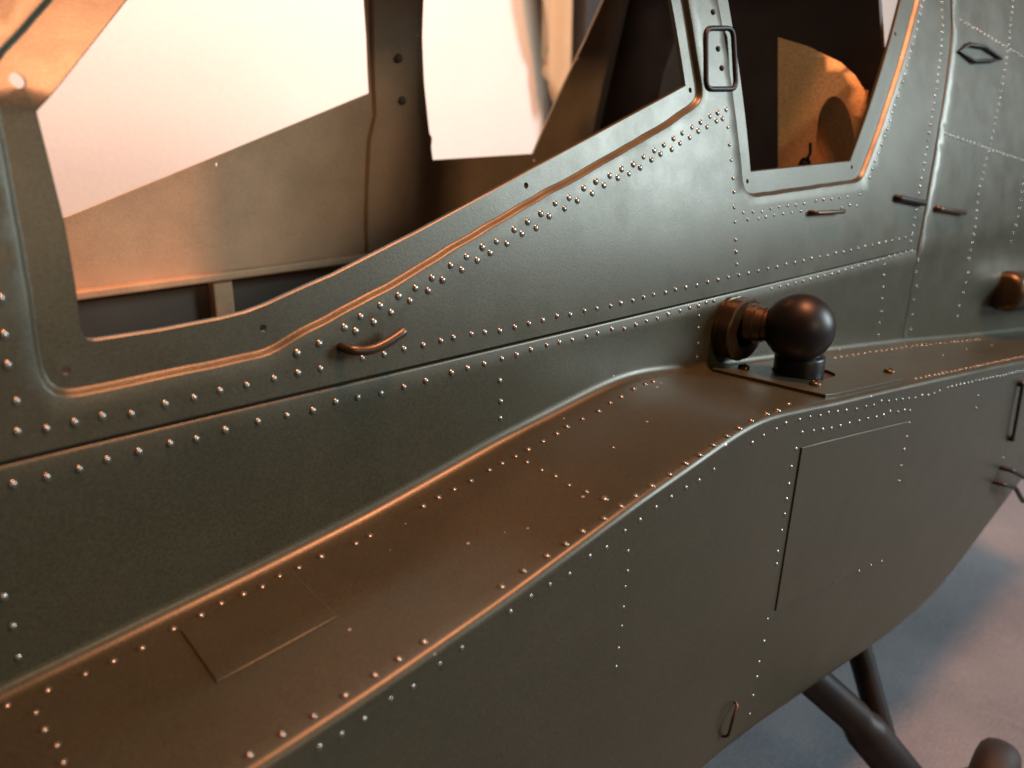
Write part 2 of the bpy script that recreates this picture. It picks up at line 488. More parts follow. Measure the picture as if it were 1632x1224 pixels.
RIVETS_BAND = [
    (0.72, [(-168.1, 4), (-161, 3.7), (-153.6, 3.8), (-146, 4.1), (-136.8, 4.7), (-130.7, 4.5), (-124.3, 4.7), (-117.6, 4.8), (-111.4, 4.9), (-105.6, 5.7), (-98.8, 5.6), (-93, 5.6), (-87.5, 5.3), (-80.7, 5.5), (-75.3, 5.6), (-68.3, 5.8), (-62.3, 4.9), (-56.2, 5), (-50.6, 5.4), (-44.5, 5.7), (-38.6, 6.1), (-31.8, 6.5), (-250.4, 3.9), (-244.2, 3.8), (-237.8, 3.7), (-231.7, 4.4), (-224.9, 4.3), (-217.9, 4.3), (-211.9, 4), (-204.7, 4.3), (-196.4, 4.2), (-188.9, 4.1), (-181.4, 3.7), (-174.7, 4.4), (-26.1, 6.6), (-20.9, 6.7), (-15.9, 7), (-11.2, 7)]),
    (0.66, [(28.1, 6.3), (34, 6.3), (39.9, 6.3), (45.8, 6.3), (51.8, 6.3), (57.7, 6.3), (63.6, 6.3), (69.5, 6.3), (75.4, 6.3), (81.3, 6.5), (87.3, 6.6), (93.2, 6.7), (99.1, 6.9), (105, 7), (111, 7.2), (116.9, 7.3), (122.8, 7.4), (128.7, 7.6), (134.6, 7.7), (140.6, 7.8), (146.5, 8), (152.4, 8.1)]),
    (0.75, [(-118.6, -1.8), (-118.1, -8.7), (-118.3, -14.4), (-118.2, -21.6)]),
    (0.65, [(-20.5, 2.8), (-20.1, -2.1), (-19.2, -8.5), (-19.3, -13.9)]),
    (0.66, [(124.6, 4.2), (124.9, -0.6), (126.5, -6.8), (127.2, -12.7), (128.2, -19.2), (128.4, -25.1), (129.3, -31.5)]),
    (0.66, [(159.9, 2.6), (160.4, -3.7), (162, -11.4), (161.7, -18.3), (162.9, -26.3), (164.6, -34.5)]),
    (0.66, [(223.4, -4.8), (223.7, -11.7), (222.7, -17.2), (222.5, -23.2), (222.5, -30.8), (223, -37.2)]),
    (0.75, [(-256.2, -20.6), (-255.7, -28.2), (-255.9, -35.8)]),
]
RIVETS_SHELF = [
    (0.8, [(-154.8, -9.1), (-149.6, -9.4), (-144.1, -9.8), (-138.4, -10.4), (-131.4, -10.2), (-126.7, -10.6), (-121.7, -10.7), (-116.5, -11.1), (-110.5, -10.9), (-104.5, -11), (-99.1, -10.1), (-92.7, -10.4), (-85.5, -10.6), (-78.9, -9.8), (-73.2, -9.4), (-65.4, -8.1), (-58.8, -7.8), (-54.1, -7.2), (-260.2, -4), (-252.7, -5.7), (-245.1, -6.4), (-239.2, -7), (-232.9, -7.2), (-225.2, -6), (-218.1, -6), (-212.8, -5.4), (-207.3, -6), (-202.7, -6.8), (-197.6, -6.3), (-192.5, -6.8), (-186.2, -7), (-172.3, -8.8), (-176.9, -9)]),
    (0.62, [(72.9, -7.5), (78.9, -7.4), (84.9, -7.2), (90.9, -7), (96.9, -6.8), (102.9, -6.7), (108.9, -6.5), (114.9, -6.3), (120.9, -6.2), (126.9, -6), (132.9, -5.8), (138.9, -5.7), (144.9, -5.5), (150.9, -5.4), (156.9, -5.4), (162.9, -5.5), (168.9, -5.5), (174.9, -5.5), (180.9, -5.5), (186.9, -5.5), (192.9, -5.5), (198.9, -5.6), (204.9, -5.6), (210.9, -5.6), (216.9, -5.6), (222.9, -5.7), (228.9, -5.7), (234.8, -5.7), (240.8, -5.7), (246.8, -5.7)]),
    (0.8, [(-87.8, -53.2), (-94, -52.9), (-101.5, -53.2), (-109.1, -53), (-115.5, -53), (-121.6, -53.3), (-128.4, -53.4), (-135.7, -53), (-141.8, -53), (-148.3, -52.8), (-155.5, -52.6), (-162.6, -52.7), (-207.5, -54.9), (-199.9, -54.6), (-193.4, -54.5), (-186.6, -54.3), (-214.8, -55.3), (-221.6, -55.2), (-228.8, -55), (-81, -52.8), (-74, -52.6), (-67.4, -51.8), (-59.4, -51.2), (-49.6, -50.1), (-42.3, -49.7), (-29, -45.5)]),
    (0.62, [(72.1, -44.8), (76.6, -44.8), (81.2, -44.8), (85.7, -44.7), (90.3, -44.7), (94.8, -44.6), (99.4, -44.6), (104, -44.5), (108.5, -44.5), (113.1, -44.5), (117.6, -44.4), (122.2, -44.4), (126.8, -44.3), (131.3, -44.3), (135.8, -44.1), (140.4, -43.9), (144.9, -43.7), (149.5, -43.5), (154, -43.4), (158.6, -43.2), (163.1, -43), (167.7, -42.8), (172.2, -42.6), (176.8, -42.5), (181.3, -42.3), (185.9, -42.1), (190.4, -41.9), (195, -41.7), (199.5, -41.5), (204.1, -41.4), (208.6, -41.2), (213.1, -41), (217.7, -40.8), (222.2, -40.6)]),
    (0.65, [(-121.7, -16.1), (-122.2, -23), (-122.2, -28.7), (-122.7, -35.2), (-122.4, -41.2)]),
    (0.95, [(-121.9, -47.6)]),
    (0.72, [(-256.3, -11), (-256.3, -17.6), (-255.5, -24.1), (-255.7, -29.9)]),
    (0.5, [(-221.1, -12.2), (-208.9, -12.4), (-100.1, -30.6), (-221.4, -28.1), (-209.3, -28), (192, -19.4), (149.4, -24.2), (232.2, -17.9)]),
]
RIVETS_LOWER = [
    (0.62, [(-81.4, -23.2), (-88.5, -24.7), (-95.3, -24.6), (-102, -25.4), (-108.9, -26.4), (-115.8, -27.8), (-122.2, -28.8), (-129.2, -30.9), (-135.9, -30.7), (-143.4, -33), (-150.4, -33.1), (-156.9, -33.7), (-163.7, -34.6), (-198.3, -40.7), (-192.4, -40.7), (-185.1, -38.7), (-178.7, -37.7), (-205, -42.1), (-210.7, -42.6), (-215.8, -42.7), (-60.8, -20.7), (-53.8, -20.4), (-45.6, -20.4), (-39.6, -20.2), (-30.4, -21.4), (-23, -22.3), (-15.6, -23.8), (-9.5, -24.3), (-2.6, -25.7), (4.2, -26.6), (12.6, -28.1), (20.1, -29.2), (26.8, -30.4), (32.7, -30), (39.7, -31.5), (46.6, -32.7), (52.8, -33.9), (59.1, -35.2), (65.2, -36.4), (71.7, -36.9), (77.9, -38.1), (84.2, -39), (89.7, -39)]),
    (0.62, [(98.5, -39.5), (103.2, -40.1), (107.9, -40.7), (112.6, -41.3), (117.3, -41.9), (122, -42.5), (126.6, -43.1), (131.3, -43.7), (136, -44.3), (140.7, -44.9), (145.4, -45.6), (150.1, -46.3), (154.7, -47), (159.4, -47.7), (164.1, -48.4), (168.8, -49.1), (173.4, -49.8), (178.1, -50.4), (182.8, -51.1), (187.4, -51.8), (192.1, -52.5), (196.8, -53.2), (201.5, -53.9), (206.2, -54.6), (210.8, -55.2), (215.5, -55.9)]),
    (0.66, [(-26.4, -27.2), (-18.1, -29), (-11.5, -30.3), (-4.9, -31.4), (2, -32.2), (9.1, -33), (17.1, -34.4), (24.4, -35.3), (31.5, -36.6), (38, -37.4), (43.2, -36.9), (50.7, -39.1), (57.2, -40), (62.8, -41.4)]),
    (0.66, [(-29, -32.8), (-29.8, -39.2), (-29.4, -45.9), (-29.2, -52), (-28.5, -58.1), (-28.4, -64.9), (-28.4, -73.3), (-28, -78.9)]),
    (0.62, [(65.1, -47.4), (58.7, -48.1), (65.7, -54), (66.4, -60.2), (67.4, -68.2), (68.8, -76)]),
    (0.85, [(-20.3, -37.9), (23.4, -43.8)]),
    (0.5, [(-119.6, -35.9), (-118.8, -42.4), (-119.1, -47.7), (-119, -54.5), (-119, -61), (-119.1, -68.4), (-119.4, -74.9)]),
    (0.66, [(-26.7, -103.4), (-26.5, -113.5), (-27.6, -122.5), (-26.7, -130.1), (-27.3, -138.8), (-27.2, -147.9)]),
    (0.62, [(-17.9, -99.3), (-7, -102.1), (3.9, -105), (14.9, -107.3), (26, -109.3), (37.1, -111.3), (48.2, -113.3), (59.3, -115.3), (70.4, -117.4)]),
    (0.62, [(140.2, -53.1), (142, -60.2), (213.8, -108.1), (215.6, -115.9)]),
]

# ------------------------------------------------------------------ the setting
def setting(name, verts, faces, mat):
    o = obj(name, verts, faces, mat, None, False)
    o['kind'] = 'structure'
    return o

FZ = -0.291
sh = Sheet()
N = 60
rows = []
for i in range(N + 1):
    r = []
    for j in range(N + 1):
        x = -1.6 + 4.4 * i / N
        y = -1.6 + 2.34 * j / N
        r.append(Vector((x, y, FZ + 0.004 * noise.noise(Vector((x * 5, y * 5, 0))) - 0.004)) * 1000)
    rows.append(r)
sh.strip(rows, closed=False)
flo = sh.build('floor', FLOORCLOTH, None)
flo['kind'] = 'structure'
setting('wall', [(-2.2, 0.70, -0.32), (3.4, 0.70, -0.32), (3.4, 0.70, 2.0), (-2.2, 0.70, 2.0),
                 (-2.2, 0.76, -0.32), (3.4, 0.76, -0.32), (3.4, 0.76, 2.0), (-2.2, 0.76, 2.0)],
        [(0, 1, 2, 3), (5, 4, 7, 6), (0, 3, 7, 4), (1, 5, 6, 2), (3, 2, 6, 7), (0, 4, 5, 1)], PLASTER)

# dark post standing against the wall
sh = Sheet()
sh.box(566, 640, 640, 694, -290, 900)
o = sh.build('wooden_post', DARK, None, False)
bevel(o, 3)
tag(o, 'dark brown upright post standing against the cream wall behind the cockpit', 'post')

# beige cloth hanging beside it, its lower edge curving up to the left
sh = Sheet()
rows = []
for i in range(41):
    t = i / 40
    x = 470 + 92 * t
    zlow = 54 + 330 * max(0.0, (0.86 - t) / 0.86) ** 1.25 if t < 0.86 else 54 + 12 * (t - 0.86) / 0.14
    yo = 668 - 7 * math.cos(t * 13.0) + (9 if 0.60 < t < 0.70 else 0)
    rows.append([Vector((x - 10 * q / 20, yo, zlow + (700 - zlow) * q / 20)) for q in range(21)])
sh.strip(rows, closed=False)
o = sh.build('hanging_cloth', BEIGE, None)
sm = o.modifiers.new('thickness', 'SOLIDIFY')
sm.thickness = 0.003
tag(o, 'beige folded cloth hanging in front of the cream wall beside the dark post', 'cloth')

# ------------------------------------------------------------------ the model helicopter
ROOT = bpy.data.objects.new('model_helicopter', None)
COL.objects.link(ROOT)
ROOT.location = BASE
ROOT.empty_display_size = 0.1
tag(ROOT, 'olive drab riveted model helicopter fuselage with open cockpit windows and side shelf', 'model helicopter')

def mU(dep=0.0):
    return lambda x, z: Vector((x, y_up(x, z) + dep, z))

def wiggle(loop, amp):
    return [(p[0] + amp * noise.noise(Vector((p[0] / 9, p[1] / 9, 3))), p[1] + amp * noise.noise(Vector((p[0] / 9, p[1] / 9, 8))))
            for p in loop]

front_open = resample(OPENING_FRONT + [(-158, 138), (-150, 141), (-26, 141), (-21, 138)], 3.0)
front_flange = resample(FLANGE_FRONT + [(-166, 143), (-152, 148), (-20, 148), (-15, 143)], 2.2)
front_flange = wiggle(soften(front_flange, 2), 0.35)
rear_open = resample(OPENING_REAR + [(168, 138), (160, 141), (18, 141), (14, 138)], 3.0)
rear_flange = resample(FLANGE_REAR + [(184, 139), (176, 148), (11, 148), (6, 143)], 2.2)
rear_flange = wiggle(soften(rear_flange, 2), 0.25)
RECESS = 2.0
front_skin = offset_loop(front_flange, 1.6)
rear_skin = offset_loop(rear_flange, 1.4)

# the skin of the upper side with its two window cut-outs
lap = [(p[0], p[1]) for p in SEAM_STEP]
gap = lambda x: 8.9 + 0.5 * (1 - sst(-230, 40, x))
bot = [(x, gap(x)) for x in range(-330, 158, 4)]
outer = bot + [(x + 1.5, z) for x, z in reversed(lap)] + [(222, 160), (-330, 160)]
outer = resample(outer, 5.0)
sh = Sheet()
sh.region(outer, [front_skin, rear_skin], mU(), 5.0)
for a, b in ((front_skin, front_flange), (rear_skin, rear_flange)):
    rr = []
    for k in range(9):
        t = k / 8
        s = sst(0, 1, t)
        rr.append([mU(RECESS * s)(p[0] + (q[0] - p[0]) * t, p[1] + (q[1] - p[1]) * t) for p, q in zip(a, b)])
    sh.strip(rr)
sh.strip([[mU()(x, z) for x, z in bot], [mU(0.3)(x, z - 0.2) for x, z in bot], [mU(1.8)(x, z - 0.2) for x, z in bot]], closed=False)
upper_skin = sh.build('upper_side_skin', OLIVE, ROOT, True, 50)
upper_skin['label'] = 'upper cockpit side skin with double rivet rows under the window sills'

# recessed window flanges with screw holes
def flange(flg, opn, holes):
    s2 = Sheet()
    hl = [circle(h, r, 14) for h, r in holes]
    s2.region(flg, [opn] + hl, mU(RECESS), 6.0)
    s2.strip([[mU(RECESS)(*p) for p in opn], [mU(RECESS + 0.25)(*p) for p in offset_loop(opn, -0.25)], [mU(RECESS + 1.5)(*p) for p in offset_loop(opn, -0.25)]])
    for h in hl:
        s2.strip([[mU(RECESS)(*p) for p in h], [mU(RECESS + 1.5)(*p) for p in h]])
    s2.region(flg, [opn] + hl, mU(RECESS + 1.5), 9.0)
    return s2.build('window_flange', OLIVE, ROOT, True, 35)

flange(front_flange, front_open, [(h, 0.95) for h in HOLES_NEAR[:4]] + [(HOLE_BIG[0], 1.55)])
flange(rear_flange, rear_open, [(h, 0.9) for h in HOLES_NEAR[4:]])

# band between the seam and the shelf, with a rolled lip along the seam
R1 = 3.2
R2 = 2.4
XS = [-330 + 5 * i for i in range(153)]
sh = Sheet()
rows = []
for x in [v for v in XS if v < 158] + [158.5]:
    z0 = zi(x) + R1
    r = [Vector((x, y_wall(x, z0 + (7.6 - z0) * k / 14), z0 + (7.6 - z0) * k / 14)) for k in range(15)]
    yt = r[-1].y
    for a in (25, 50, 75, 90):
        r.append(Vector((x, yt + 0.8 * (1 - math.cos(math.radians(a))), 7.6 + 0.8 * math.sin(math.radians(a)))))
    r.append(Vector((x, yt + 1.2, 8.3)))
    r.append(Vector((x, yt + 1.5, 5.0)))
    rows.append(r)
sh.strip(rows, closed=False)
band = sh.build('side_band_skin', OLIVE, ROOT)
s2 = Sheet()
s2.box(-330, 157, 4.4, 5.4, 0.0, 15.0)
s2.build('seam_light_block', DARK, band, False)  # dark strip added behind the gap to stop light leaking through
band['label'] = 'narrow side skin between the long seam and the shelf'

# aft skin, lapped over the front skins
low = [(x, zi(x) + R1) for x in XS if x > 160]
outer = [(157.2, zi(157) + R1)] + low + [(430, 160)] + [(212, 160)] + lap + [(157.2, 0.0)]
outer = resample(outer, 5.0)
sh = Sheet()
mA = lambda x, z: Vector((x, y_aft(x, z), z))
sh.region(outer, [], mA, 5.0)
edge = resample([(212, 160)] + lap + [(157.2, 0.0), (157.2, zi(157) + R1)], 5.0, closed=False)
sh.strip([[mA(*p) for p in edge], [mA(p[0] - 0.35, p[1]) + Vector((0, 0.4, 0)) for p in edge],
          [mA(p[0] - 0.35, p[1]) + Vector((0, 2.0, 0)) for p in edge]], closed=False)
aft_skin = sh.build('aft_side_skin', OLIVE, ROOT, True, 50)
aft_skin['label'] = 'aft side skin with a grid of fine rivets'

sh = Sheet()
lathe(sh, (266, -7, -27.5), (1, 0.02, -0.13), [(0, 0), (0.2, 7.5), (1.5, 10.2), (4, 11.8), (8, 12.2), (30, 12.2), (30.5, 11.6), (32, 11.6), (32.5, 12.2), (160, 12.2)], 32)
stub = sh.build('spar_stub', BRONZE, ROOT, True, 40)
stub['label'] = 'brass toned cylindrical stub projecting along the aft side'

# the shelf along the side: concave root, flat top, rounded outer edge
sh = Sheet()
rows = []
for x in XS:
    z = zi(x)
    w_ = wid(x)
    r = []
    for k in range(9):
        a = math.radians(90 * k / 8)
        r.append(Vector((x, -R1 * (1 - math.cos(a)) + y_wall(x, z + R1) * (1 - k / 8), z + R1 - R1 * math.sin(a))))
    for k in range(1, 14):
        y = -R1 - (w_ - R1 - R2) * k / 14
        r.append(Vector((x, y, z_shelf(x, y))))
    for k in range(0, 8):
        a = math.radians(90 * k / 7)
        r.append(Vector((x, -(w_ - R2) - R2 * math.sin(a), z - R2 + R2 * math.cos(a))))
    r[-1].y = y_low(x, z - R2)
    rows.append(r)
sh.strip(rows, closed=False)
shelf = sh.build('shelf', OLIVE_DUSTY, ROOT)
shelf['label'] = 'side shelf rising to a bend, dusty and scratched on top'

# lower side and belly
sh = Sheet()
rows = []
R3 = 9.0
for x in XS:
    zt = zi(x) - R2
    zbt = zb(x) + R3
    r = []
    for k in range(21):
        z = zt + (zbt - zt) * k / 20
        r.append(Vector((x, y_low(x, z), z)))
    yb = r[-1].y
    for k in range(1, 7):
        a = math.radians(90 * k / 6)
        r.append(Vector((x, yb + R3 * (1 - math.cos(a)), zbt - R3 * math.sin(a))))
    for k in range(1, 6):
        r.append(Vector((x, yb + R3 + (FUS_W + 78 - R3 * 2) * k / 5, zb(x))))
    rows.append(r)
sh.strip(rows, closed=False)
low_skin = sh.build('lower_side_skin', OLIVE, ROOT)
low_skin['label'] = 'tall lower side skin below the shelf, curving under the belly'

# far side of the cockpit, seen from inside, with its own window openings
def mF(dep=0.0):
    return lambda x, z: Vector((x, y_far(x, z) + dep, z))

fo = resample(FAR_OPENING_FRONT + [(-190, 25.5), (-231, 25), (-231, 72), (-200, 101), (-158, 140), (-38, 140)], 4.0)
ro = resample(FAR_OPENING_REAR + [(130, 140), (-4, 140)], 4.0)
hl = [circle(h, 0.95, 10) for h in HOLES_FAR]
outer = resample([(-330, -8), (430, -8), (430, 160), (-330, 160)], 8.0)
sh = Sheet()
sh.region(outer, [fo, ro] + hl, mF(0), 8.0)
sh.region(outer, [fo, ro] + hl, mF(1.6), 12.0)
for h in [fo, ro] + hl:
    sh.strip([[mF(0)(*p) for p in h], [mF(1.6)(*p) for p in h]])
far_skin = sh.build('far_side_skin', INTERIOR, ROOT, True, 40)
far_skin['label'] = 'bare inside of the far cockpit side with two window openings'
# a doubler strip behind the far post and a raised rim under the far sill
sh = Sheet()
rows = []
for k in range(13):
    z = -6 + 150 * k / 12
    yc = y_far(0, z)
    xc = -9 - 14 * max(0, (z - 60)) / 90 + (3 if z < 60 else 0)
    half = 21 if z < 60 else 14
    rows.append([Vector((xc - half, yc - 0.2, z)), Vector((xc - half + 1, yc - 1.8, z)), Vector((xc + half * .3, yc - 3.0, z)), Vector((xc + half - 1, yc - 1.8, z)), Vector((xc + half, yc - 0.2, z))])
sh.strip(rows, closed=False)
dbl = sh.build('post_doubler', INTERIOR, ROOT, True, 40)
for s in SCREWS_FAR:
    s2 = Sheet()
    y0 = y_far(*s) - 3.0
    lathe(s2, (s[0], y0 + 0.3, s[1]), (0, -1, 0), [(0, 2.4), (0.9, 2.2), (1.3, 1.5), (1.5, 0.0)], 12)
    s2.build('screw', GREY, dbl, True, 40)

# longeron rail and lower inner panels of the far side
sh = Sheet()
sh.box(-330, 140, FUS_W - 7, FUS_W - 0.4, -8.6, -4.4)
bevel(sh.build('longeron', INTERIOR, ROOT, False), 1.2, 3)
sh = Sheet()
sh.box(-330, 140, FUS_W + 5, FUS_W + 7, -70, -7.8)
lowp = sh.build('inner_panel', GREY, ROOT, False)
for xx in (-112, -20, 60):
    s2 = Sheet()
    s2.box(xx - 5, xx + 5, FUS_W - 3, FUS_W + 4.8, -70, -8.8)
    bevel(s2.build('rib', INTERIOR, ROOT, False), 0.8)
sh = Sheet()
sh.box(-330, 300, 3.5, FUS_W + 4.8, -72, -69)
sh.build('cockpit_floor', GREY, ROOT, False)

# roof, aft bulkhead, plywood former and a painted panel
sh = Sheet()
y0 = y_up(0, 160)
sh.box(-90, 430, y0 - 0.5, FUS_W - y0 + 2, 160.2, 162)
sh.build('shade_roof', OLIVE, ROOT, False)  # windowless and out of view, added to keep the cockpit dim
sh = Sheet()
mB = lambda y, z: Vector((145, y, z))
outer = resample([(6, -68), (FUS_W - 1, -68), (FUS_W - 1, 10), (FUS_W - 40, 158), (40, 158), (6, 10)], 10)
sh.region(outer, [], mB, 14)
sh.region(outer, [], lambda y, z: Vector((148, y, z)), 14)
sh.strip([[Vector((145, *p)) for p in outer], [Vector((148, *p)) for p in outer]])
sh.build('bulkhead', DARK, ROOT, False)  # darkness of the unlit cockpit is put into its colour
PT = Vector((-0.5186, 0.8550, 0.0))
PN = Vector((0.8550, 0.5186, 0.0))
mP = lambda d: (lambda a, z: Vector((141, 24, 0)) + PT * a + PN * d + Vector((0, 0, z)))
arch = [(6.0, 22), (6.3, 49.5), (8.4, 63), (11.7, 72.7), (15.5, 79.1), (19.9, 82), (23.7, 79.6), (26.1, 73.1), (26, 62.6), (24.1, 44.3), (23, 22)]
arch = soften(resample(arch, 2.5), 2)
outer = resample([(41.5, 4), (42.3, 43.7), (49.3, 107.9), (34.2, 103.5), (18.9, 96.4), (11.8, 90.7), (6.3, 83.6), (3, 67.6), (2, 49), (1, 4)], 5)
sh = Sheet()
sh.region(outer, [arch], mP(-3.2), 7)
sh.region(outer, [arch], mP(0), 9)
sh.strip([[mP(-3.2)(*p) for p in outer], [mP(0)(*p) for p in outer]])
sh.strip([[mP(-3.2)(*p) for p in arch], [mP(0)(*p) for p in arch]])
ply = sh.build('plywood_former', PLY, ROOT, True, 30)
ply['label'] = 'warm plywood former with an arched cut-out behind the rear window'
s2 = Sheet()
s2.region(resample([(4, 20), (27.5, 20), (28, 84), (4.5, 84)], 6), [], mP(0.6), 9)
s2.build('backing_board', PLY, ply, False)
s2 = Sheet()
lathe(s2, mP(-3.2)(29.9, 49), -PN, [(0, 3.0), (2, 2.8), (2.4, 1.3), (8, 1.1), (8.4, 0)], 12)
tube(s2, [mP(-5)(29.9, 49), mP(-7)(28, 54), mP(-6)(28.5, 59)], 0.8, 8)
s2.build('cable_bracket', BLACKWIRE, ply, True, 40)
sh = Sheet()
pl = [(137, 60), (162, 60), (156, 92), (146, 118), (137, 126)]
sh.region(resample(pl, 8), [], lambda y, z: Vector((139, y, z)), 10)
sh.strip([[Vector((139, *p)) for p in pl], [Vector((141, *p)) for p in pl]])
sh.region(resample(pl, 8), [], lambda y, z: Vector((141, y, z)), 10)
o = sh.build('inner_plate', TEAL, ROOT, False)
o['label'] = 'blue-grey painted plate inside the rear cockpit'

# ------------------------------------------------------------------ raised panels
def raised(name, outline, fmap, h, mat, parent, label):
    """thin plate lying on a surface; fmap(a, b, height)"""
    o2 = resample(outline, 4.0)
    ins = offset_loop(o2, -0.25)
    s2 = Sheet()
    s2.region(ins, [], lambda a, b: fmap(a, b, h), 5.0)
    s2.strip([[fmap(*p, -0.3) for p in o2], [fmap(*p, h - 0.2) for p in o2], [fmap(*p, h) for p in ins]])
    o = s2.build(name, mat, parent, True, 35)
    o['label'] = label
    return o

fS = lambda x, y, h: Vector((x, y, z_shelf(x, y) + h))
fL = lambda x, z, h: Vector((x, y_low(x, z) - h, z))
P = PANEL_SHELF
raised('access_panel', [P[0], P[1], (P[2][0] + 8, P[2][1]), (P[2][0] + 9, -8.6)], fS, 0.5, OLIVE_DUSTY, ROOT,
       'small raised rectangular panel on the front of the shelf')
raised('access_panel', PANEL_SIDE, fL, 0.55, OLIVE, ROOT, 'raised square access panel on the lower side skin')

# ------------------------------------------------------------------ ball mount on the shelf
plate = [(-15, -4.2), (-5.2, -46.2), (0, -47.0), (58, -46.0), (64, -44), (74, -36), (60, -8), (40, -4.2)]
slot = [(16.5 + 10.4 * math.cos(t) + (9 if math.cos(t) > 0.2 else 0), -22.5 + 10.4 * math.sin(t) * (1 if math.cos(t) <= 0.2 else 0.9)) for t in [2 * math.pi * k / 24 for k in range(24)]]
sh = Sheet()
o2 = resample(plate, 4.0)
ins = offset_loop(o2, -0.3)
sl = resample(slot, 3.0)
sh.region(ins, [sl], lambda a, b: fS(a, b, 1.5), 5.0)
sh.strip([[fS(*p, -0.3) for p in o2], [fS(*p, 1.2) for p in o2], [fS(*p, 1.5) for p in ins]])
sh.strip([[fS(*p, 1.5) for p in sl], [fS(*p, 0.1) for p in sl]])
mplate = sh.build('mounting_plate', OLIVE, ROOT, True, 35)
mplate['label'] = 'thin screwed plate on the shelf under the black ball'
s2 = Sheet()
s2.region(offset_loop(sl, 0.4), [], lambda a, b: fS(a, b, 0.25), 6.0)
s2.build('slot_shade_sheet', DARK, mplate)  # dark sheet standing in for the shade inside the slot
for s in SCREWS_PLATE:
    s2 = Sheet()
    c = fS(s[0], s[1], 1.4)
    lathe(s2, c, (0, 0, 1), [(0, 2.3), (0.9, 2.25), (1.5, 1.7), (1.75, 0.9), (1.3, 0.7), (1.25, 0)], 14)
    s2.build('screw', BRONZE, mplate, True, 50)

MOUNT = bpy.data.objects.new('ball_mount', None)
link(MOUNT, ROOT)
MOUNT['label'] = 'black ball joint on a stub beside a bronze wall fitting'
BC = Vector((10.0, -24.0, -1.9))
BR = 13.2
sh = Sheet()
prof = []
for k in range(25):
    a = math.pi * k / 24
    prof.append((-BR * math.cos(a), BR * math.sin(a)))
lathe(sh, BC, (0.25, 0.1, 1), prof, 48)
ball = sh.build('ball', BLACK, MOUNT)
sh = Sheet()
zs = zi(14) - 0.4
lathe(sh, (BC.x + 6.0, BC.y + 1.5, zs), (0, 0, 1), [(0, 9.6), (8.6, 9.6), (9.4, 9.2), (9.8, 8.2), (10.4, 7.4), (14, 7.2)], 40)
sh.build('stem', BLACK, MOUNT, True, 50)
sh = Sheet()
lathe(sh, (1.5, -0.2, -2.5), (0.28, -0.96, 0.0), [(6, 7.6), (9.2, 7.6), (9.6, 7.0), (12.5, 6.8), (12.8, 6.3), (19, 6.2)], 32)
sh.build('neck', BRONZE, MOUNT, True, 50)
sh = Sheet()
hexp = []
for q in range(48):
    a = 2 * math.pi * q / 48
    s6 = abs(((a / (math.pi / 3)) % 1) - 0.5)
    r = 12.6 * (1.0 - 0.05 * (1 - 2 * s6) ** 2)
    hexp.append((r * math.cos(a), r * math.sin(a)))
def ring(y, s):
    return [Vector((0.8 + p[0] * s, y, -5.0 + p[1] * s)) for p in hexp]
sh.strip([ring(1.0, 1.0), ring(-1.2, 1.0), ring(-1.4, 0.96), ring(-2.2, 0.96), ring(-2.4, 1.0), ring(-6.8, 1.0), ring(-7.4, 0.95), ring(-7.5, 0.55)])
sh.build('wall_fitting', BRONZE, MOUNT, True, 40)

# ------------------------------------------------------------------ wires, handles, hooks
def pu(x, z, s):
    return Vector((x, y_up(x, z) - s, z))

def part_tube(name, pts, r, mat, closed=False, seg=10, label=None):
    s2 = Sheet()
    tube(s2, pts, r, seg, closed)
    o = s2.build(name, mat, ROOT, True, 60)
    if label:
        o['label'] = label
    return o

hp = [(-4.6, 104.2), (-9.0, 83.2), (9.6, 83.4), (12.4, 105.0)]
ring_pts = []
for i in range(4):
    a, b, c = Vector(hp[i - 1]), Vector(hp[i]), Vector(hp[(i + 1) % 4])
    p0 = b + (a - b).normalized() * 3.5
    p2 = b + (c - b).normalized() * 3.5
    for k in range(6):
        t = k / 5
        q = p0 * (1 - t) ** 2 + b * 2 * t * (1 - t) + p2 * t * t
        ring_pts.append(pu(q.x, q.y, 0.15))
part_tube('handle_ring', ring_pts, 1.0, BLACKWIRE, True, 10, 'dark rounded wire ring on the post between the windows')
for q in ((1.4, 97.3), (2.2, 90.6), (1.5, 110)):
    s2 = Sheet()
    lathe(s2, pu(q[0], q[1], -0.3), (0, -1, 0.2), [(0, 1.1), (0.7, 1.0), (1.0, 0.6), (1.1, 0)], 12)
    s2.build('screw', BLACKWIRE, upper_skin, True, 50)
grab = [pu(-171.5, 18.5, -1), pu(-171.2, 18.4, 3.4), pu(-166, 17.4, 4.6), pu(-161, 18.4, 4.8), pu(-155.5, 20.3, 4.6), pu(-154.8, 20.6, 4.4)]
part_tube('grab_handle', round_path(grab, 3.0), 1.3, WIRE, False, 12, 'bronze bent wire grab handle below the front window sill')
part_tube('wire_step', round_path([pu(56.5, 34.6, -1), pu(56.8, 34.6, 3.0), pu(79, 33.4, 3.0), pu(80.5, 33.4, 2.4)], 1.5), 0.95, WIRE)
part_tube('wire_step', round_path([pu(133, 35.4, -1), pu(133.5, 35.3, 2.2), pu(160, 31.0, 2.2), pu(161, 31.0, 0)], 1.5), 1.5, BLACKWIRE)
pa = lambda x, z, s: Vector((x, y_aft(x, z) - s, z))
part_tube('wire_step', round_path([pa(174, 27.4, -1), pa(174.6, 27.4, 2.4), pa(206, 22.8, 2.4), pa(207, 22.8, 0)], 1.5), 1.3, WIRE)
lp = [pa(208, 104, 1.2), pa(220, 107.6, 1.6), pa(240, 107, 1.6), pa(262, 101.6, 1.2), pa(250, 100.4, 1.6), pa(224, 99.2, 1.6)]
part_tube('wire_loop', [p for p in lp], 1.1, BLACKWIRE, True)
pl_ = lambda x, z, s: Vector((x, y_low(x, z) - s, z))
